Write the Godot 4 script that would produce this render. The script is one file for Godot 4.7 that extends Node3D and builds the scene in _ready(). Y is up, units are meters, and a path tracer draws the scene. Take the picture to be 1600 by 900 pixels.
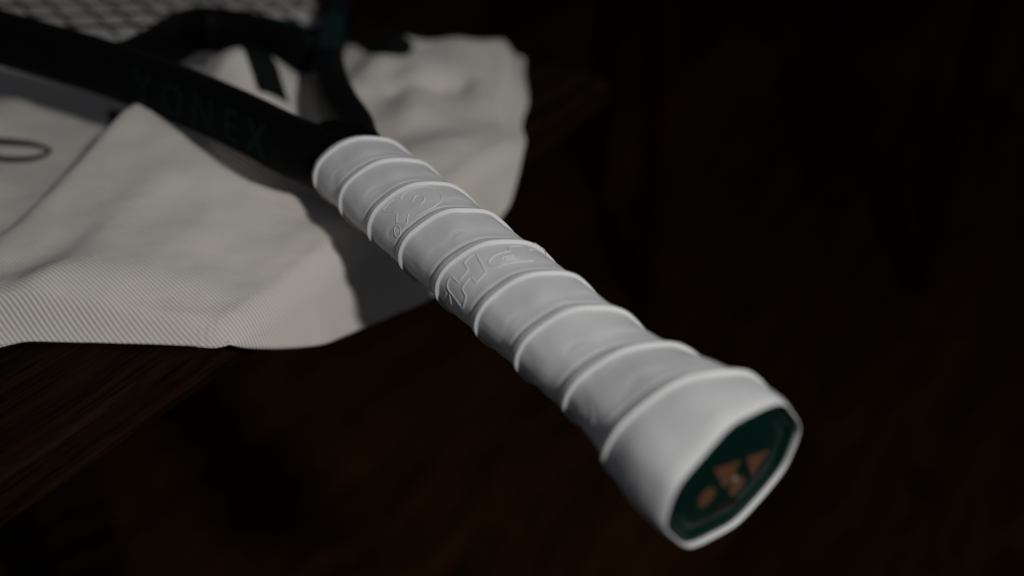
extends Node3D
# A tennis racket lying on a crumpled white cloth; its wrapped handle reaches out over the edge of a dark table. Units: metres.

const BUTT := Vector3(0.0536, 0.0248, -0.1720)       # centre of the racket's butt end
const CORNER := Vector3(0.0507, 0.0, -0.4814)        # corner of the table top
const EDGE := Vector3(-0.55763, 0.0, 0.83009)        # along the table's edge, towards the viewer
const INWARD := Vector3(-0.83009, 0.0, -0.55763)     # across the table, away from that edge
const FLOOR_Y := -0.45
const PITCH := 20.2                                 # mm between two turns of the grip tape
const FIRST := 15.0

var noise := FastNoiseLite.new()
var soft := FastNoiseLite.new()
var rng := RandomNumberGenerator.new()
var names := {}


func _ready():
	noise.seed = 7
	noise.frequency = 1.0
	noise.fractal_octaves = 3
	soft.seed = 3
	soft.frequency = 1.0
	soft.fractal_octaves = 1
	rng.seed = 11
	# --- camera
	var cam := Camera3D.new()
	cam.name = "camera"
	add_child(cam)
	cam.position = Vector3(0, 0.19537, 0)
	cam.rotation_degrees = Vector3(-34, 0, 0)
	var lens := CameraAttributesPhysical.new()
	lens.frustum_focal_length = 41.47
	lens.exposure_aperture = 4.3
	lens.frustum_focus_distance = 0.305
	lens.frustum_near = 0.01
	lens.frustum_far = 20.0
	cam.attributes = lens
	cam.fov = 32.27
	cam.near = 0.01
	cam.far = 20.0
	cam.current = true
	# --- surroundings: a dim bluish background colour, out of view, that lifts the shadows
	var env := Environment.new()
	env.background_mode = Environment.BG_COLOR
	env.background_color = Color(0.043, 0.046, 0.054).linear_to_srgb()
	env.tonemap_mode = Environment.TONE_MAPPER_LINEAR
	env.tonemap_exposure = 1.0
	env.sdfgi_enabled = true
	env.ssao_enabled = true
	env.ssil_enabled = true
	var around := WorldEnvironment.new()
	around.name = "surroundings"
	around.environment = env
	add_child(around)
	# --- key: an unseen light, up front and to the right, for grip and cloth
	spot("unseen_key_light", Vector3(0.08, 0.02, -0.17), Vector3(0.37, 0.78, 0.70), 0.62, 0.255, Color(1.0, 0.985, 0.962), 0.023, 52.0)
	build_floor()
	build_table()
	build_stool()
	build_cloth()
	build_racket()


# ------------------------------------------------------------------ helpers
func spot(called, target: Vector3, from: Vector3, dist: float, energy: float, color: Color, size: float, angle: float):
	var l := SpotLight3D.new()
	l.name = called
	l.light_energy = energy
	l.light_color = color.linear_to_srgb()
	l.light_size = size
	l.spot_range = 6.0
	l.spot_attenuation = 2.0
	l.spot_angle = angle
	l.spot_angle_attenuation = 1.0
	l.shadow_enabled = true
	add_child(l)
	l.look_at_from_position(target + from.normalized() * dist, target, Vector3.UP)


func numbered(parent: Node, called: String) -> String:
	var key := str(parent.get_instance_id()) + called
	var k: int = names.get(key, 0)
	names[key] = k + 1
	return called if k == 0 else "%s_%03d" % [called, k]


func part(called: String, mesh: Mesh, mat: Material, parent: Node, at := Transform3D()) -> MeshInstance3D:
	var o := MeshInstance3D.new()
	o.name = numbered(parent, called)
	o.mesh = mesh
	o.material_override = mat
	o.transform = at
	parent.add_child(o, true)
	return o


func thing(called: String, label: String, category: String, at: Transform3D, group := "") -> Node3D:
	var o := Node3D.new()
	o.name = numbered(self, called)
	add_child(o)
	o.transform = at
	o.set_meta("label", label)
	o.set_meta("category", category)
	if group:
		o.set_meta("group", group)
	return o


func paint(color: Color, rough: float, spec := 0.5) -> StandardMaterial3D:
	var m := StandardMaterial3D.new()
	m.albedo_color = color.linear_to_srgb()
	m.roughness = rough
	m.metallic_specular = spec
	return m


func grid(rows: Array, st: SurfaceTool, flip := false, close := false):
	# rows of points to a smooth sheet; close joins the last column to the first
	var nr := rows.size()
	var nc: int = rows[0].size()
	var idx := PackedInt32Array()
	var v := PackedVector3Array()
	for r in nr:
		for c in nc:
			v.append(rows[r][c])
	var nn := PackedVector3Array()
	for r in nr:
		for c in nc:
			var c0 := (c - 1 + nc) % nc if close else maxi(c - 1, 0)
			var c1 := (c + 1) % nc if close else mini(c + 1, nc - 1)
			var a: Vector3 = v[r * nc + c1] - v[r * nc + c0]
			var b: Vector3 = v[mini(r + 1, nr - 1) * nc + c] - v[maxi(r - 1, 0) * nc + c]
			var n := a.cross(b)
			nn.append((n if not flip else -n).normalized())
	var last := nc if close else nc - 1
	for r in nr - 1:
		for c in last:
			var q := [r * nc + c, r * nc + (c + 1) % nc, (r + 1) * nc + (c + 1) % nc, (r + 1) * nc + c]
			for t in [[0, 2, 1], [0, 3, 2]]:
				face(st, [v[q[t[0]]], v[q[t[1]]], v[q[t[2]]]], [nn[q[t[0]]], nn[q[t[1]]], nn[q[t[2]]]], [Vector2(float(q[t[0]] % nc) / nc, float(q[t[0]] / nc) / nr), Vector2(float(q[t[1]] % nc) / nc, float(q[t[1]] / nc) / nr), Vector2(float(q[t[2]] % nc) / nc, float(q[t[2]] / nc) / nr)])


func face(st: SurfaceTool, p: Array, n: Array, uv: Array):
	# a triangle whose winding follows its normals (front faces run clockwise)
	var order := [0, 1, 2]
	if (p[1] - p[0]).cross(p[2] - p[0]).dot(n[0] + n[1] + n[2]) > 0.0:
		order = [0, 2, 1]
	for i in order:
		st.set_normal(n[i])
		st.set_uv(uv[i])
		st.add_vertex(p[i])


func begin() -> SurfaceTool:
	var st := SurfaceTool.new()
	st.begin(Mesh.PRIMITIVE_TRIANGLES)
	return st


func done(st: SurfaceTool) -> ArrayMesh:
	st.index()
	return st.commit()


func block(size: Vector3, bevel: float, uv := 1.0) -> ArrayMesh:
	# a box with chamfered edges, centred; uv in metres along x
	var st := begin()
	var h := size * 0.5
	var b := bevel
	var faces := [[Vector3.RIGHT, Vector3.UP, Vector3.BACK], [Vector3.LEFT, Vector3.UP, Vector3.FORWARD], [Vector3.UP, Vector3.BACK, Vector3.RIGHT], [Vector3.DOWN, Vector3.FORWARD, Vector3.RIGHT], [Vector3.BACK, Vector3.RIGHT, Vector3.UP], [Vector3.FORWARD, Vector3.LEFT, Vector3.UP]]
	var pts := PackedVector3Array()
	for sx in [-1, 1]:
		for sy in [-1, 1]:
			for sz in [-1, 1]:
				var s := Vector3(sx, sy, sz)
				for ax in 3:
					var p := s * (h - Vector3.ONE * b)
					p[ax] = s[ax] * h[ax]
					pts.append(p)
	var at := func(sx, sy, sz, ax): return pts[((((sx + 1) / 2) * 2 + (sy + 1) / 2) * 2 + (sz + 1) / 2) * 3 + ax]
	var polys := []
	for ax in 3:
		var u := (ax + 1) % 3
		var w := (ax + 2) % 3
		for s in [-1, 1]:
			var poly := []
			for k in [[-1, -1], [1, -1], [1, 1], [-1, 1]]:
				var d := [0, 0, 0]
				d[ax] = s
				d[u] = k[0]
				d[w] = k[1]
				poly.append(at.call(d[0], d[1], d[2], ax))
			polys.append(poly)
		for s in [-1, 1]:
			for t in [-1, 1]:
				var poly := []
				for k in [[-1, u], [1, u], [1, w], [-1, w]]:
					var d := [0, 0, 0]
					d[u] = s
					d[w] = t
					d[ax] = k[0]
					poly.append(at.call(d[0], d[1], d[2], k[1]))
				polys.append(poly)
	for sx in [-1, 1]:
		for sy in [-1, 1]:
			for sz in [-1, 1]:
				polys.append([at.call(sx, sy, sz, 0), at.call(sx, sy, sz, 1), at.call(sx, sy, sz, 2)])
	for poly in polys:
		var n: Vector3 = (poly[1] - poly[0]).cross(poly[2] - poly[0]).normalized()
		var c := Vector3.ZERO
		for p in poly:
			c += p
		if n.dot(c) < 0:
			n = -n
			poly.reverse()
		for i in range(1, poly.size() - 1):
			for j in [0, i + 1, i]:
				var p: Vector3 = poly[j]
				st.set_normal(n)
				st.set_uv(Vector2(p.x, (p.z if absf(n.y) > 0.5 else p.y)) * uv)
				st.add_vertex(p)
	return done(st)


func smooth(a: float, b: float, x: float) -> float:
	return smoothstep(a, b, x)


func along(table: Array, x: float) -> float:
	# piecewise curve through [x, y] pairs, eased
	if x <= table[0][0]:
		return table[0][1]
	for i in table.size() - 1:
		if x <= table[i + 1][0]:
			var t: float = (x - table[i][0]) / (table[i + 1][0] - table[i][0])
			var before: Array = table[maxi(i - 1, 0)]
			var after: Array = table[mini(i + 2, table.size() - 1)]
			var m0: float = (table[i + 1][1] - before[1]) / maxf(table[i + 1][0] - before[0], 0.001) * (table[i + 1][0] - table[i][0])
			var m1: float = (after[1] - table[i][1]) / maxf(after[0] - table[i][0], 0.001) * (table[i + 1][0] - table[i][0])
			var t2 := t * t
			var t3 := t2 * t
			return table[i][1] * (2.0 * t3 - 3.0 * t2 + 1.0) + m0 * (t3 - 2.0 * t2 + t) + table[i + 1][1] * (3.0 * t2 - 2.0 * t3) + m1 * (t3 - t2)
	return table[-1][1]


func curve(pts: Array, step := 0.004) -> PackedVector3Array:
	var c := Curve3D.new()
	c.bake_interval = step
	for i in pts.size():
		var t: Vector3 = (pts[mini(i + 1, pts.size() - 1)] - pts[maxi(i - 1, 0)]) / 6.0
		c.add_point(pts[i], -t, t)
	return c.get_baked_points()


func sweep(path: PackedVector3Array, up: Vector3, half_w: float, half_h: float, st: SurfaceTool, power := 2.6, sides := 20, close := false):
	var rows := []
	var n := path.size()
	for i in n:
		var d: Vector3 = (path[mini(i + 1, n - 1)] - path[maxi(i - 1, 0)]).normalized()
		var side := d.cross(up).normalized()
		var over := side.cross(d).normalized()
		var row := PackedVector3Array()
		for k in sides:
			var t := TAU * k / sides
			var c := cos(t)
			var s := sin(t)
			var r := pow(pow(absf(c), power) + pow(absf(s), power), -1.0 / power)
			row.append(path[i] + side * c * r * half_w + over * s * r * half_h)
		rows.append(row)
	grid(rows, st, false, true)


# ------------------------------------------------------------------ wood
func wood(dark: Color, light: Color, seed_: int, rough: float, spec: float) -> StandardMaterial3D:
	var im := Image.create(512, 256, false, Image.FORMAT_RGB8)
	var n := FastNoiseLite.new()
	n.seed = seed_
	n.frequency = 1.0
	n.fractal_octaves = 4
	for y in 256:
		for x in 512:
			var u := x / 512.0
			var v := y / 256.0
			var warp := n.get_noise_2d(u * 3.0, v * 2.0) * 0.6
			var fine := n.get_noise_2d(u * 5.0 + 40.0, v * 90.0 + warp * 6.0)
			var broad := n.get_noise_2d(u * 1.5 + 9.0, v * 14.0 + warp * 4.0)
			var pore := n.get_noise_2d(u * 30.0 + 77.0, v * 220.0)
			var t := clampf(0.42 + broad * 0.7 + fine * 0.55 - maxf(pore - 0.2, 0.0) * 1.2, 0.0, 1.0)
			im.set_pixel(x, y, dark.lerp(light, t).linear_to_srgb())
	var m := StandardMaterial3D.new()
	m.albedo_texture = ImageTexture.create_from_image(im)
	m.roughness = rough
	m.metallic_specular = spec
	return m


func frame_of(forward: Vector3, at: Vector3) -> Transform3D:
	# x along forward (level), y up
	return Transform3D(Basis(forward, Vector3.UP, forward.cross(Vector3.UP)), at)


func build_floor():
	var f := Node3D.new()
	f.name = "floor"
	f.set_meta("kind", "structure")
	add_child(f)
	f.transform = frame_of(EDGE, Vector3(CORNER.x, FLOOR_Y, CORNER.z))
	part("subfloor", block(Vector3(9.0, 0.02, 9.0), 0.002), paint(Color(0.004, 0.002, 0.001), 0.9, 0.1), f, Transform3D(Basis(), Vector3(0, -0.034, 0)))
	var mats := []
	for i in 4:
		var k := 0.8 + 0.16 * i
		var m := wood(Color(0.012, 0.0050, 0.0018) * k, Color(0.054, 0.0225, 0.0066) * k, 30 + i, 0.8, 0.05)
		m.uv1_scale = Vector3(1.3, 4.0, 1)
		mats.append(m)
	var meshes := {}
	for row in range(-9, 22):
		var x := -2.6 + fposmod(row * 0.437, 0.9)
		while x < 2.0:
			var ln: float = [0.9, 1.1, 1.3][absi(row * 3 + int(x * 10)) % 3]
			if not meshes.has(ln):
				meshes[ln] = block(Vector3(ln - 0.002, 0.024, 0.1185), 0.0015)
			part("plank", meshes[ln], mats[rng.randi() % 4], f, Transform3D(Basis(), Vector3(x + ln * 0.5, -0.012 + rng.randf_range(-0.0004, 0.0004), row * 0.12)))
			x += ln


func build_table():
	var t := thing("wooden_table", "low dark stained wooden table of wide planks under the white cloth", "table", frame_of(EDGE, CORNER + Vector3(0, FLOOR_Y, 0)))
	# in its own axes: x along the front edge from the corner, z across the table (INWARD is -z or +z)
	var zin := INWARD.dot(EDGE.cross(Vector3.UP))
	var mats := []
	for i in 3:
		var k := 0.85 + 0.2 * i
		var m := wood(Color(0.0030, 0.0014, 0.0007) * k, Color(0.023, 0.0100, 0.0044) * k, 50 + i, 0.6, 0.12)
		m.uv1_scale = Vector3(1.1, 5.5, 1)
		mats.append(m)
	var width := 0.155
	var long := 1.1
	var top := block(Vector3(long, 0.018, width - 0.0012), 0.0022)
	for i in 4:
		part("plank", top, mats[(i * 2 + 1) % 3], t, Transform3D(Basis(), Vector3(long * 0.5, -FLOOR_Y - 0.009, zin * (width * (i + 0.5)))))
	var under: StandardMaterial3D = mats[0]
	part("apron", block(Vector3(long - 0.37, 0.06, 0.02), 0.002), under, t, Transform3D(Basis(), Vector3(long * 0.5 + 0.06, -FLOOR_Y - 0.0485, zin * 0.26)))
	part("apron", block(Vector3(long - 0.24, 0.06, 0.02), 0.002), under, t, Transform3D(Basis(), Vector3(long * 0.5, -FLOOR_Y - 0.0485, zin * (width * 4 - 0.11))))
	for x in [0.22, long - 0.10]:
		for z in [0.26, width * 4 - 0.11]:
			part("leg", block(Vector3(0.045, -FLOOR_Y - 0.0185, 0.045), 0.004), under, t, Transform3D(Basis(), Vector3(x, (-FLOOR_Y - 0.0185) * 0.5, zin * z)))


func build_stool():
	var at := Vector3(0.144, FLOOR_Y, -0.918)
	var t := thing("wooden_stool", "dark wooden stool with slim square legs on the floor beyond the table corner", "stool", Transform3D(Basis(Vector3.UP, 0.15), at))
	var m := wood(Color(0.010, 0.0022, 0.0011), Color(0.022, 0.0046, 0.0022), 71, 0.8, 0.06)
	m.uv1_scale = Vector3(2, 8, 1)
	var leg := block(Vector3(0.021, 0.43, 0.021), 0.003)
	for p in [Vector2(0, 0), Vector2(0.02, -0.30), Vector2(0.32, 0.02), Vector2(0.33, -0.28)]:
		part("leg", leg, m, t, Transform3D(Basis(), Vector3(p.x, 0.215, p.y)))
	part("seat", block(Vector3(0.40, 0.025, 0.38), 0.006), m, t, Transform3D(Basis(), Vector3(0.168, 0.4425, -0.14)))


# ------------------------------------------------------------------ cloth
const HEM := [[0.0, 52.0], [20.0, 40.0], [50.0, 18.0], [75.0, 5.0], [92.0, -8.0], [102.0, -19.0], [116.0, -30.0], [140.0, -39.0], [165.0, -42.0], [185.0, -41.0], [215.0, -35.0], [236.0, -28.0], [253.0, -19.0], [268.0, -7.0], [280.0, 12.0], [307.0, 54.0], [340.0, 102.0], [420.0, 190.0]]
const SIDE := [[46.0, 8.0], [80.0, 32.0], [111.0, 52.0], [150.0, 50.0], [200.0, 5.0], [300.0, -20.0]]
const FOLDS := [ # a, n, a, n, width, height (mm)
	[70.0, 70.0, 104.0, 44.0, 12.0, 9.0], [52.0, 96.0, 96.0, 84.0, 12.0, 8.0], [90.0, 66.0, 72.0, 44.0, 7.0, -6.0], [40.0, 70.0, 78.0, 26.0, 12.0, 4.0],
	[160.0, 92.0, 150.0, 120.0, 19.0, 23.0], [138.0, 100.0, 114.0, 130.0, 19.0, 19.0], [187.0, 82.0, 174.0, 28.0, 11.0, 17.0],
	[300.0, 62.0, 258.0, 16.0, 11.0, 4.0], [290.0, 50.0, 232.0, 62.0, 9.0, 2.4], [286.0, 52.0, 240.0, 30.0, 12.0, 2.2], [230.0, 12.0, 190.0, -14.0, 12.0, 2.5],
	[258.0, 150.0, 300.0, 125.0, 14.0, 9.0], [205.0, 200.0, 290.0, 180.0, 22.0, 8.0], [150.0, 120.0, 120.0, 88.0, 12.0, 5.0], [165.0, 30.0, 120.0, 12.0, 12.0, 4.0]]


func cloth_rise(a: float, n: float) -> float:
	var h := 3.2 + 1.6 * noise.get_noise_2d(a / 70.0, n / 70.0) + 0.5 * noise.get_noise_2d(a / 22.0 + 50.0, n / 22.0)
	var crest := along([[-20.0, 180.0], [15.0, 194.0], [37.0, 209.0], [70.0, 208.0], [110.0, 201.0]], n)
	var rise := along([[-15.0, 0.0], [0.0, 2.0], [15.0, 6.0], [37.0, 17.0], [70.0, 26.0], [107.0, 33.0]], minf(n, 107.0))
	var fall := along([[190.0, 1.0], [215.0, 0.95], [240.0, 0.68], [280.0, 0.34], [330.0, 0.14], [420.0, 0.1]], a)
	var back := 106.0 - maxf(a - 205.0, 0.0) * 0.22
	h += rise * fall * smooth(crest - 15.0, crest + 3.0, a) * (1.0 - smooth(back - 6.0, back + 18.0, n))
	for f in FOLDS:
		var p := Vector2(a, n)
		var s := Vector2(f[0], f[1])
		var e := Vector2(f[2], f[3])
		var t := clampf((p - s).dot(e - s) / (e - s).length_squared(), 0.0, 1.0)
		var d: float = p.distance_to(s.lerp(e, t)) / f[4]
		h += f[5] * exp(-d * d) * (1.0 - 0.4 * absf(t - 0.5))
	return maxf(h, 1.4 if n > 0.0 else h)


func rolled(d: float, width: float) -> float:
	# 0 at a free border, 1 inside: a quarter round
	var x := clampf(d / width, 0.0, 1.0)
	return sqrt(maxf(1.0 - (1.0 - x) * (1.0 - x), 0.0))


func cloth_point(a: float, n: float) -> Vector3:
	# a, n in mm; beyond the table's edge (n < 0) the sheet bends over and hangs
	var h := cloth_rise(a, n)
	var hem := rolled(n - along(HEM, a), 3.0 + 1.5 * noise.get_noise_1d(a / 50.0))
	var side := rolled(a - (along(SIDE, n) if n > 0.0 else 3.0), 30.0)
	var puff := 14.0 * (1.0 - smooth(25.0, 95.0, a)) * smooth(-40.0, 10.0, n)
	h += puff * side * hem
	var hang := smooth(4.0, 26.0, -along(HEM, a))
	h += 2.5
	var out := n
	if n < 0.0:
		var t := -n
		var bend := 9.0
		h = lerpf(h, 4.5, smooth(0.0, 14.0, t))
		var phi := minf(t / bend, 1.3)
		var rest := maxf(t - bend * 1.3, 0.0)
		var wave := 2.2 * noise.get_noise_2d(a / 45.0 + 9.0, 3.0) * smooth(6.0, 30.0, t)
		out = -bend * sin(phi) - rest * cos(1.3) - 1.0 - wave + 5.0 * (1.0 - hem) * hang
		h = h - bend * (1.0 - cos(phi)) - rest * sin(1.3)
	h = lerpf(lerpf(minf(h, 0.9), h, smooth(-3.0, 15.0, n - along(HEM, a))), h, hang)
	return CORNER + EDGE * (a * 0.001) + INWARD * (out * 0.001) + Vector3(0, h * 0.001, 0)


func cloth_spot(i: float, b: float) -> Vector2:
	var a := i
	var n0 := along(HEM, a)
	var n := lerpf(n0, 440.0, b)
	if n > 46.0:
		a += along(SIDE, n) * (1.0 - i / 420.0) * smooth(46.0, 60.0, n) - 0.0
	return Vector2(a, n)


func twill() -> Array:
	var size := 128
	var hgt := Image.create(size, size, false, Image.FORMAT_RGB8)
	var col := Image.create(size, size, false, Image.FORMAT_RGB8)
	for y in size:
		for x in size:
			var u := x / float(size)
			var v := y / float(size)
			var rib := 0.5 + 0.5 * cos(TAU * (u * 8.0))
			var yarn := 0.5 + 0.5 * cos(TAU * (v * 16.0 + (0.5 if int(u * 8.0 + 0.5) % 2 == 0 else 0.0)))
			var k := clampf(pow(rib, 0.7) * (0.75 + 0.25 * yarn), 0.0, 1.0)
			hgt.set_pixel(x, y, Color(k, k, k))
			var c := 0.61 + 0.31 * k  # grooves between the ribs painted darker in the colour, besides the bumps
			col.set_pixel(x, y, Color(c, c * 0.935, c * 0.86).linear_to_srgb())
	var nm := hgt.duplicate()
	nm.bump_map_to_normal_map(4.0)
	return [ImageTexture.create_from_image(col), ImageTexture.create_from_image(nm)]


func build_cloth():
	var t := thing("white_cloth", "crumpled white twill cloth with dark prints, spread under the racket and over the table edge", "cloth", Transform3D())
	var maps := twill()
	var m := StandardMaterial3D.new()
	m.albedo_texture = maps[0]
	m.normal_enabled = true
	m.normal_texture = maps[1]
	m.normal_scale = 1.0
	m.roughness = 0.95
	m.metallic_specular = 0.15
	m.rim_enabled = true
	m.rim = 0.2
	var st := begin()
	var cols := 300
	var rows := 230
	var v := []
	var uv := []
	for r in rows + 1:
		var b := pow(float(r) / rows, 1.6)
		var line := PackedVector3Array()
		var ul := PackedVector2Array()
		for c in cols + 1:
			var q := cloth_spot(420.0 * pow(float(c) / cols, 1.15), b)
			line.append(cloth_point(q.x, q.y))
			ul.append(Vector2(q.x * 0.999 + q.y * 0.03, q.y) / 9.2)
		v.append(line)
		uv.append(ul)
	var nrm := []
	var turn := 1.0 if EDGE.cross(INWARD).y > 0.0 else -1.0
	for r in rows + 1:
		var line := PackedVector3Array()
		for c in cols + 1:
			var da: Vector3 = v[r][mini(c + 1, cols)] - v[r][maxi(c - 1, 0)]
			var db: Vector3 = v[mini(r + 1, rows)][c] - v[maxi(r - 1, 0)][c]
			var n := da.cross(db).normalized()
			line.append(n * turn)
		nrm.append(line)
	var thick := 0.0009
	for side in 2:
		for r in rows:
			for c in cols:
				for k in [[[0, 0], [0, 1], [1, 1]], [[0, 0], [1, 1], [1, 0]]]:
					var p := []
					var n := []
					var u := []
					for e in k:
						var rr: int = r + e[0]
						var cc: int = c + e[1]
						p.append(v[rr][cc] - nrm[rr][cc] * thick * side)
						n.append(nrm[rr][cc] if side == 0 else -nrm[rr][cc])
						u.append(uv[rr][cc])
					face(st, p, n, u)
	part("sheet", done(st), m, t)
	# flat dark prints and one dark blob on the cloth
	var ink := paint(Color(0.006, 0.010, 0.009), 0.8, 0.2)
	var shapes := [
		[Vector2(124, 136), Vector2(126, 119), Vector2(134, 98), Vector2(145, 81), Vector2(156, 87), Vector2(145, 106)],
		[Vector2(176, 169), Vector2(174, 158), Vector2(176, 146), Vector2(192, 146)],
		[Vector2(60, 118), Vector2(46, 108), Vector2(54, 84), Vector2(68, 76), Vector2(76, 90)]]  # the dark blob past the right arm, toned like the prints
	var ring := []
	for k in 24:
		var w := TAU * k / 24
		ring.append(Vector2(231, 165) + Vector2(-13, -14) * cos(w) + Vector2(5.5, -8) * sin(w))
	for k in 25:
		var w := TAU * (24 - k) / 24
		ring.append(Vector2(231, 165) + Vector2(-11.6, -12.5) * cos(w) + Vector2(2.6, -3.8) * sin(w))
	ring.insert(24, ring[0])
	shapes.append(ring)
	for s in shapes:
		part("dark_mark", mark_on_cloth(PackedVector2Array(s)), ink, t)


func mark_on_cloth(poly: PackedVector2Array) -> ArrayMesh:
	var st := begin()
	var tri := Geometry2D.triangulate_polygon(poly)
	for i in range(0, tri.size(), 3):
		fine_triangle(st, poly[tri[i]], poly[tri[i + 1]], poly[tri[i + 2]], 4)
	st.generate_normals()
	return done(st)


func fine_triangle(st: SurfaceTool, a: Vector2, b: Vector2, c: Vector2, level: int):
	if level == 0:
		var p := [cloth_point(a.x, a.y), cloth_point(b.x, b.y), cloth_point(c.x, c.y)]
		var n: Vector3 = (p[1] - p[0]).cross(p[2] - p[0])
		if n.y > 0.0:
			p.reverse()
		for q in p:
			st.add_vertex(q + Vector3(0, 0.0004, 0))
		return
	var ab := (a + b) * 0.5
	var bc := (b + c) * 0.5
	var ca := (c + a) * 0.5
	for t in [[a, ab, ca], [ab, b, bc], [ca, bc, c], [ab, bc, ca]]:
		fine_triangle(st, t[0], t[1], t[2], level - 1)


# ------------------------------------------------------------------ racket
# in the racket's own axes: x across the strings' plane, y out of it, z towards the butt; lengths below in mm, s = distance from the butt
func V(deg: float, s: float) -> Vector2:
	return Vector2(deg, s)


func half(s: float) -> Vector2:
	var t := smooth(0.0, 1.0, clampf((46.0 - s) / 39.0, 0.0, 1.0))
	var u := smooth(165.0, 195.0, s)
	return Vector2(16.8 + 7.0 * t - 1.2 * u, 14.9 + 6.0 * t - 1.0 * u)


func octagon(deg: float, a: float, b: float, k := 12.0) -> float:
	# radius of a rounded octagon with half width a and half height b
	var c := absf(cos(deg_to_rad(deg)))
	var s := absf(sin(deg_to_rad(deg)))
	var nx := b - 0.33 * b
	var ny := a - 0.40 * a
	var l := sqrt(nx * nx + ny * ny)
	nx /= l
	ny /= l
	var d := 0.40 * a * nx + b * ny
	return pow(pow(c / a, k) + pow(s / b, k) + pow((c * nx + s * ny) / d, k), -1.0 / k)


func lay(deg: float) -> float:
	var tt := wrapf(deg_to_rad(deg) - PI / 2, -PI, PI)
	return tt / TAU + 0.16 * sin(tt)


func tape(deg: float, s: float) -> float:
	# height of the overlapping tape above the octagon
	var x := (s - FIRST) / PITCH
	x += 0.03 * sin(2.1 * x) + 0.14 * smooth(6.4, 8.3, x) - lay(deg)
	var turn := floorf(x)
	var u := x - turn
	var begun := 1.0 if turn >= 0.0 else 0.0      # no overlap before the first turn
	var w := begun * (pow(maxf(cos(PI * 0.5 * u / 0.165), 0.0), 0.7) if u < 0.165 else 0.0)
	if u > 0.972 and turn > -1.5:
		w = smooth(0.972, 1.0, u)
	var bead := 0.2 * begun * exp(-pow((u - 0.006) / 0.014, 2.0)) + (0.2 if turn > -1.5 else 0.0) * exp(-pow((u - 1.006) / 0.014, 2.0))
	var r := deg_to_rad(deg)
	var lumps := 0.30 * soft.get_noise_3d(cos(r) * 1.2, sin(r) * 1.2, s / 16.0) + 0.07 * soft.get_noise_3d(cos(r) * 3.0, sin(r) * 3.0 + 9.0, s / 9.0)
	var dip := -0.24 * exp(-pow((u - 0.175) / 0.035, 2.0)) - 0.20 * exp(-pow((u - 0.33) / 0.13, 2.0))
	var pull := soft.get_noise_3d(cos(r) * 1.6 + 20.0, sin(r) * 1.6, turn * 3.1)
	dip -= 0.30 * maxf(pull, 0.0) * exp(-pow((u - 0.40 - 0.12 * pull) / 0.045, 2.0))
	dip *= begun
	return 0.88 * w + bead + dip + lumps * (1.0 - 0.5 * w)


func grip_point(deg: float, s: float, lift := 0.0) -> Vector3:
	var h := half(s)
	var r := octagon(deg, h.x, h.y, lerpf(16.0, 11.0, smooth(1.0, 26.0, s))) + tape(deg, s) * smooth(0.5, 12.0, s + 6.0) + lift
	return Vector3(cos(deg_to_rad(deg)) * r, sin(deg_to_rad(deg)) * r, -s) * 0.001


func build_racket():
	var basis := Basis(Vector3(0.7863, -0.1691, -0.5943), Vector3(0.1591, 0.9848, -0.0698), Vector3(0.5971, -0.0397, 0.8012)).orthonormalized()
	var r := thing("tennis_racket", "black and green tennis racket with white wrapped grip, lying across the white cloth", "racket", Transform3D(basis, BUTT))
	build_grip(r)
	build_butt(r)
	build_frame(r)
	build_strings(r)


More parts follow.
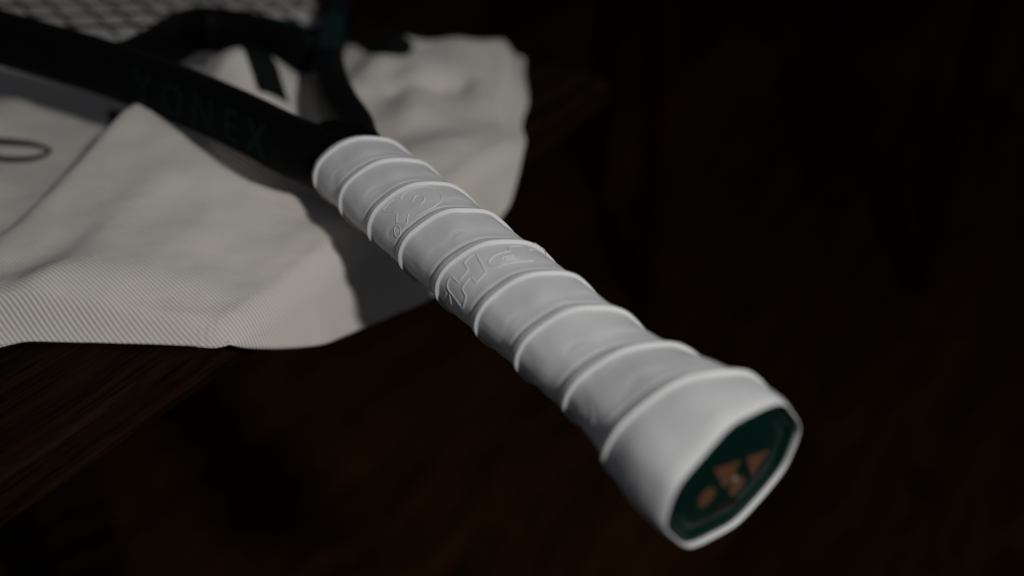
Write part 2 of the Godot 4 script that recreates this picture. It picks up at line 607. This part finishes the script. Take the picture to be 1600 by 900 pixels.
func build_grip(r: Node3D):
	var white := paint(Color(0.77, 0.77, 0.77), 0.55, 0.4)
	var skin := FastNoiseLite.new()
	skin.seed = 5
	skin.frequency = 0.09
	skin.fractal_octaves = 3
	var nt := NoiseTexture2D.new()
	nt.noise = skin
	nt.width = 256
	nt.height = 256
	nt.seamless = true
	nt.as_normal_map = true
	nt.bump_strength = 2.0
	white.normal_enabled = true
	white.normal_texture = nt
	white.normal_scale = 0.22
	white.uv1_triplanar = true
	white.uv1_scale = Vector3.ONE * 70.0
	white.rim_enabled = true
	white.rim = 0.15
	var us := [0.0, 0.008, 0.016, 0.024, 0.034, 0.046, 0.06, 0.08, 0.105, 0.125, 0.14, 0.15, 0.158, 0.165, 0.172, 0.18, 0.19, 0.205, 0.225, 0.25, 0.28, 0.32, 0.36, 0.39, 0.42, 0.45, 0.48, 0.52, 0.58, 0.66, 0.74, 0.82, 0.89, 0.93, 0.955, 0.968, 0.974, 0.980, 0.986, 0.991, 0.996]
	var cols := 220
	var v := PackedVector3Array()
	var nn := PackedVector3Array()
	var nrow := 0
	for k in range(-2, 10):
		for u in us:
			if k + u > 8.235:
				break
			for c in cols + 1:
				var deg := -89.999 + 359.998 * c / cols
				var along_tape: float = k + u + lay(deg)
				var s := maxf(FIRST + PITCH * (along_tape - 0.03 * sin(2.1 * along_tape) - 0.14 * smooth(6.4, 8.3, along_tape)), 4.0)
				var p := grip_point(deg, s, -2.0 * smooth(8.18, 8.23, k + u))
				var ds := grip_point(deg, s + 0.05) - grip_point(deg, s - 0.05)
				var da := grip_point(deg + 0.3, s) - grip_point(deg - 0.3, s)
				v.append(p)
				nn.append(ds.cross(da).normalized() * (1.0 if ds.cross(da).dot(Vector3(p.x, p.y, 0)) > 0.0 else -1.0))
			nrow += 1
	var st := begin()
	var nc := cols + 1
	for y in nrow - 1:
		for x in cols:
			var q := [y * nc + x, y * nc + x + 1, (y + 1) * nc + x + 1, (y + 1) * nc + x]
			if v[q[0]].distance_squared_to(v[q[3]]) + v[q[1]].distance_squared_to(v[q[2]]) < 1e-13:
				continue
			for t in [[0, 2, 1], [0, 3, 2]]:
				face(st, [v[q[t[0]]], v[q[t[1]]], v[q[t[2]]]], [nn[q[t[0]]], nn[q[t[1]]], nn[q[t[2]]]], [Vector2.ZERO, Vector2.ZERO, Vector2.ZERO])
	# the rolled lip at the butt
	var rows := []
	for e in [[4.2, 0.0], [3.2, -0.03], [2.3, -0.12], [1.4, -0.3], [0.7, -0.55], [0.25, -0.8], [0.0, -1.0], [0.1, -1.18], [0.5, -1.28], [1.2, -1.3], [2.4, -1.3]]:
		var row := PackedVector3Array()
		for c in 140:
			row.append(grip_point(360.0 * c / 140, 4.1, e[1]) + Vector3(0, 0, (4.1 - e[0]) * 0.001))
		rows.append(row)
	grid(rows, st, true, true)
	var grip := part("overgrip", done(st), white, r)
	# embossed outlines in the tape
	for line in [
		[V(135.7, 137.49), V(128.3, 138.33), V(120.6, 138.00), V(112.9, 137.09), V(103.8, 136.34), V(97.7, 135.01), V(94.2, 132.59), V(95.3, 129.51), V(99.4, 127.24), V(105.7, 125.64), V(117.6, 124.68), V(129.2, 125.80), V(139.2, 127.45)],
		[V(129.8, 132.53), V(121.2, 133.94), V(116.7, 133.55), V(114.5, 132.13), V(116.4, 130.27), V(120.1, 129.42), V(124.4, 129.40)],
		[V(139.5, 139.77), V(147.1, 140.29), V(154.5, 140.57), V(158.0, 140.74), V(157.7, 139.19), V(149.7, 134.57)],
		[V(149.6, 134.31), V(155.6, 133.03), V(159.1, 131.95), V(153.9, 128.72), V(151.8, 128.15), V(146.9, 129.38), V(142.7, 130.12)],
		[V(168.3, 130.26), V(163.3, 130.35)], [V(166.9, 129.48), V(162.5, 129.58)],
		[V(162.5, 128.65), V(165.8, 127.94), V(169.2, 128.08), V(171.2, 128.91), V(170.9, 130.05), V(168.5, 131.07), V(165.1, 131.71), V(162.0, 131.78), V(160.2, 131.09), V(160.4, 129.88), V(162.5, 128.65)]]:
		emboss(grip, line, white, 0.24)
	for line in [
		[V(165.0, 95.74), V(164.2, 99.53), V(170.5, 100.15), V(176.9, 99.88), V(179.7, 98.59), V(182.8, 95.06), V(186.7, 91.38), V(178.9, 91.11), V(171.5, 91.10), V(167.8, 93.62), V(164.6, 93.74), V(151.6, 93.15), V(153.9, 90.24), V(138.1, 89.93), V(133.8, 93.80), V(129.5, 97.48), V(136.0, 98.45), V(145.3, 98.46), V(148.1, 95.70), V(151.8, 95.55), V(163.4, 96.08)],
		[V(205.1, 102.07), V(193.0, 101.11), V(182.1, 99.52)], [V(180.7, 98.51), V(196.5, 97.23)],
		[V(77.9, 92.23), V(95.8, 93.11), V(101.0, 91.04), V(108.3, 91.62), V(115.7, 92.21), V(123.4, 92.30), V(128.0, 91.85), V(129.7, 90.98), V(127.0, 88.79), V(119.9, 87.50), V(109.1, 86.07), V(96.4, 84.76), V(86.8, 83.83)],
		[V(116.6, 89.69), V(112.4, 89.84), V(107.1, 89.10), V(101.2, 88.33), V(103.8, 87.36), V(109.9, 88.23), V(114.2, 88.79)],
		[V(46.0, 90.10), V(54.0, 91.60), V(61.0, 92.30), V(68.5, 92.10), V(75.0, 91.70), V(77.1, 89.60), V(70.0, 89.80), V(63.5, 90.20), V(55.0, 89.50), V(47.0, 88.10)]]:
		emboss(grip, line, white, 0.27)
	for line in [
		[V(145.3, 37.16), V(134.7, 36.97), V(126.5, 36.15)], [V(119.1, 33.76), V(112.1, 35.60), V(100.3, 34.76), V(85.3, 33.27), V(79.8, 31.41)],
		[V(181.5, 38.26), V(182.0, 36.42), V(190.6, 35.60)], [V(175.6, 36.34), V(179.4, 34.84), V(189.0, 34.51)], [V(169.6, 34.79), V(174.3, 32.74), V(181.3, 31.17)]]:
		emboss(grip, line, white, 0.13)


func emboss(grip: Node3D, line: Array, m: Material, size: float):
	# a low ridge that follows the tape
	var st := begin()
	var fine := []
	for i in line.size() - 1:
		for k in 6:
			fine.append(line[i].lerp(line[i + 1], k / 6.0))
	fine.append(line[-1])
	var rows := []
	for i in fine.size():
		var p := grip_point(fine[i].x, fine[i].y)
		var a: Vector2 = fine[maxi(i - 1, 0)]
		var b: Vector2 = fine[mini(i + 1, fine.size() - 1)]
		var d := (grip_point(b.x, b.y) - grip_point(a.x, a.y)).normalized()
		var up := Vector3(p.x, p.y, 0).normalized()
		var side := d.cross(up).normalized()
		var row := PackedVector3Array()
		var end := 0.25 if i == 0 or i == fine.size() - 1 else 1.0
		for e in [[-1.6, -0.08], [-0.9, 0.25], [-0.35, 0.8], [0.35, 0.8], [0.9, 0.25], [1.6, -0.08]]:
			row.append(p + (side * e[0] + up * (e[1] * end + 0.02)) * size * 0.001)
		rows.append(row)
	grid(rows, st)
	part("embossed_mark", done(st), m, grip)


func build_butt(r: Node3D):
	var green := paint(Color(0.0018, 0.0150, 0.0112), 0.3, 0.35)
	var st := begin()
	var rows := []
	for e in [[1.5, -1.1], [1.5, -2.4], [1.7, -2.8], [2.7, -3.5], [2.8, -4.8], [2.1, -5.9], [1.9, -7.0], [1.9, -10.0], [1.9, -14.0]]:
		var row := PackedVector3Array()
		for c in 120:
			var p := grip_point(360.0 * c / 120, 4.1, e[1])
			row.append(Vector3(p.x, p.y, -e[0] * 0.001))
		rows.append(row)
	var mid := PackedVector3Array()
	for c in 120:
		mid.append(Vector3(0, 0, -0.0019))
	rows.append(mid)
	grid(rows, st, true, true)
	var cap := part("butt_cap", done(st), green, r)
	var copper := paint(Color(0.115, 0.052, 0.029), 0.5, 0.3)
	for poly in [
		[Vector2(-7.6, 4.0), Vector2(2.2, 2.9), Vector2(1.0, 0.6), Vector2(2.6, -1.0), Vector2(1.2, -3.4), Vector2(-0.9, -4.4)],
		[Vector2(4.4, 3.0), Vector2(13.4, 2.0), Vector2(11.3, -1.4), Vector2(9.9, -5.2), Vector2(7.2, -1.2)], disc(-6.9, -4.9, 2.75), disc(4.5, -6.0, 2.75)]:
		part("emblem", slab(PackedVector2Array(poly), -0.0018, 0.00025), copper, cap)
	part("pin", slab(PackedVector2Array(disc(2.2, -2.6, 0.85)), -0.0018, 0.0007), paint(Color(0.22, 0.22, 0.2), 0.35, 0.5), cap)
	var text := TextMesh.new()
	text.text = "YONEX"
	text.font = font()
	text.font_size = 16
	text.pixel_size = 0.00016
	text.depth = 0.0003
	part("lettering", text, paint(Color(0.03, 0.015, 0.008), 0.5, 0.3), cap, Transform3D(Basis(Vector3(0, 0, 1), -0.1), Vector3(0.003, -0.0118, -0.0017)))


func font() -> SystemFont:
	var f := SystemFont.new()
	f.font_names = PackedStringArray(["Droid Sans"])
	f.font_weight = 700
	return f


func disc(x: float, y: float, rad: float) -> Array:
	var p := []
	for k in 24:
		p.append(Vector2(x + rad * cos(TAU * k / 24), y + rad * sin(TAU * k / 24)))
	return p


func slab(poly: PackedVector2Array, z: float, thick: float) -> ArrayMesh:
	var st := begin()
	var tri := Geometry2D.triangulate_polygon(poly)
	if Geometry2D.is_polygon_clockwise(poly):
		poly.reverse()
		tri = Geometry2D.triangulate_polygon(poly)
	for i in range(0, tri.size(), 3):
		var q := [poly[tri[i]], poly[tri[i + 1]], poly[tri[i + 2]]]
		if (q[1] - q[0]).cross(q[2] - q[0]) > 0.0:
			q.reverse()
		for p in q:
			st.set_normal(Vector3.BACK)
			st.add_vertex(Vector3(p.x * 0.001, p.y * 0.001, z + thick))
	for i in poly.size():
		var a := poly[i] * 0.001
		var b := poly[(i + 1) % poly.size()] * 0.001
		var n := Vector3(b.y - a.y, a.x - b.x, 0).normalized()
		for p in [Vector3(a.x, a.y, z), Vector3(b.x, b.y, z + thick), Vector3(b.x, b.y, z), Vector3(a.x, a.y, z), Vector3(a.x, a.y, z + thick), Vector3(b.x, b.y, z + thick)]:
			st.set_normal(n)
			st.add_vertex(p)
	return done(st)


func P(w: float, s: float, h := 0.0) -> Vector3:
	return Vector3(w, h, -s) * 0.001


const ARM := [[6.5, 187.0], [8.5, 195.0], [14.0, 208.0], [20.0, 230.0], [27.0, 250.0], [34.0, 266.0], [43.0, 285.0], [55.0, 306.0], [72.0, 331.0], [90.0, 358.0], [104.0, 382.0], [117.0, 425.0], [124.0, 475.0], [125.0, 525.0], [120.0, 575.0], [107.0, 620.0], [84.0, 655.0], [50.0, 677.0], [0.0, 684.0]]


func build_frame(r: Node3D):
	var black := paint(Color(0.0022, 0.0024, 0.0026), 0.5, 0.16)
	var rubber := paint(Color(0.003, 0.003, 0.003), 0.8, 0.08)
	var teal := paint(Color(0.0013, 0.0175, 0.0150), 0.5, 0.2)
	# collar where the tape ends
	var st := begin()
	var rows := []
	for e in [[150.0, -4.5], [158.0, -3.0], [166.0, -2.4], [180.0, -2.0], [188.0, -0.6], [195.0, 0.0], [199.0, -1.2], [204.0, -3.4], [206.0, -6.0]]:
		var row := PackedVector3Array()
		for c in 80:
			var deg := 360.0 * c / 80
			var h := half(e[0])
			var rad: float = octagon(deg, h.x, h.y, 8.0) + e[1]
			row.append(Vector3(cos(deg_to_rad(deg)) * rad, sin(deg_to_rad(deg)) * rad * 0.96, -e[0]) * 0.001)
		rows.append(row)
	grid(rows, st, true, true)
	part("collar", done(st), rubber, r)
	# hoop with its two arms, one closed tube
	var pts := []
	for p in ARM:
		pts.append(P(p[0], p[1]))
	for i in range(ARM.size() - 2, -1, -1):
		pts.append(P(-ARM[i][0], ARM[i][1]))
	st = begin()
	sweep(curve(pts), Vector3.UP, 0.0068, 0.0115, st, 2.8, 24)
	var frame := part("frame", done(st), black, r)
	st = begin()
	var arc := []
	for p in [[-62.0, 312.0], [-46.0, 297.0], [-28.0, 309.0], [-8.0, 330.0], [8.0, 340.0], [26.0, 328.0], [44.0, 303.0], [58.0, 312.0]]:
		arc.append(P(p[0], p[1]))
	sweep(curve(arc), Vector3.UP, 0.0070, 0.0105, st, 2.6, 20)
	part("bridge", done(st), black, r)
	# green bands on the arms beside the bridge
	for s in [1.0]:
		st = begin()
		var band := []
		for p in [[38.0, 275.0], [43.0, 285.0], [55.0, 306.0], [66.0, 322.5]]:
			band.append(P(p[0] * s, p[1]))
		sweep(curve(band), Vector3.UP, 0.0070, 0.0117, st, 2.8, 24)
		part("colour_band", done(st), teal, frame)
	st = begin()
	sweep(curve([P(31, 323), P(36, 315.5), P(44, 303)]), Vector3.UP, 0.0074, 0.0109, st, 2.6, 20)
	part("colour_band", done(st), teal, frame)
	# lettering along the left arm
	var face := font()
	var faint := paint(Color(0.0011, 0.0085, 0.0070), 0.5, 0.2)
	for i in 5:
		var text := TextMesh.new()
		text.text = "YONEX"[i]
		text.font = face
		text.font_size = 40
		text.pixel_size = 0.00044
		text.depth = 0.0005
		var s := 275.0 - 14.5 * i
		var w := along(ARM.map(func(p): return [p[1], p[0]]), s)
		var d := (P(-w, s) - P(-along(ARM.map(func(p): return [p[1], p[0]]), s + 6.0), s + 6.0)).normalized()
		var o := d.cross(Vector3.UP)
		part("lettering", text, faint, frame, Transform3D(Basis(d, Vector3.UP, o), P(-w, s, 0.5) + o * 0.0069))


func build_strings(r: Node3D):
	var m := paint(Color(0.010, 0.010, 0.011), 0.5, 0.4)
	var wide := func(s: float) -> float:
		var t := clampf((s - 500.0) / 178.0, -1.0, 1.0)
		return 117.0 * sqrt(maxf(1.0 - t * t, 0.0))
	var rod := CylinderMesh.new()
	rod.top_radius = 0.00075
	rod.bottom_radius = 0.00075
	rod.height = 1.0
	rod.radial_segments = 8
	rod.rings = 1
	for i in 16:
		var w := (i - 7.5) * 13.2
		var q := sqrt(maxf(1.0 - pow(w / 121.0, 2.0), 0.0)) * 178.0
		string(r, rod, m, P(w, maxf(500.0 - q, 334.0), 0.6 if i % 2 else -0.6), P(w, 500.0 + q, 0.6 if i % 2 else -0.6))
	for i in 19:
		var s := 350.0 + i * 16.5
		var w: float = wide.call(s)
		string(r, rod, m, P(-w, s, 0.0), P(w, s, 0.0))


func string(r: Node3D, rod: Mesh, m: Material, a: Vector3, b: Vector3):
	var d := b - a
	var y := d.normalized()
	var x := y.cross(Vector3.UP).normalized()
	part("string", rod, m, r, Transform3D(Basis(x, d, x.cross(y)), (a + b) * 0.5))
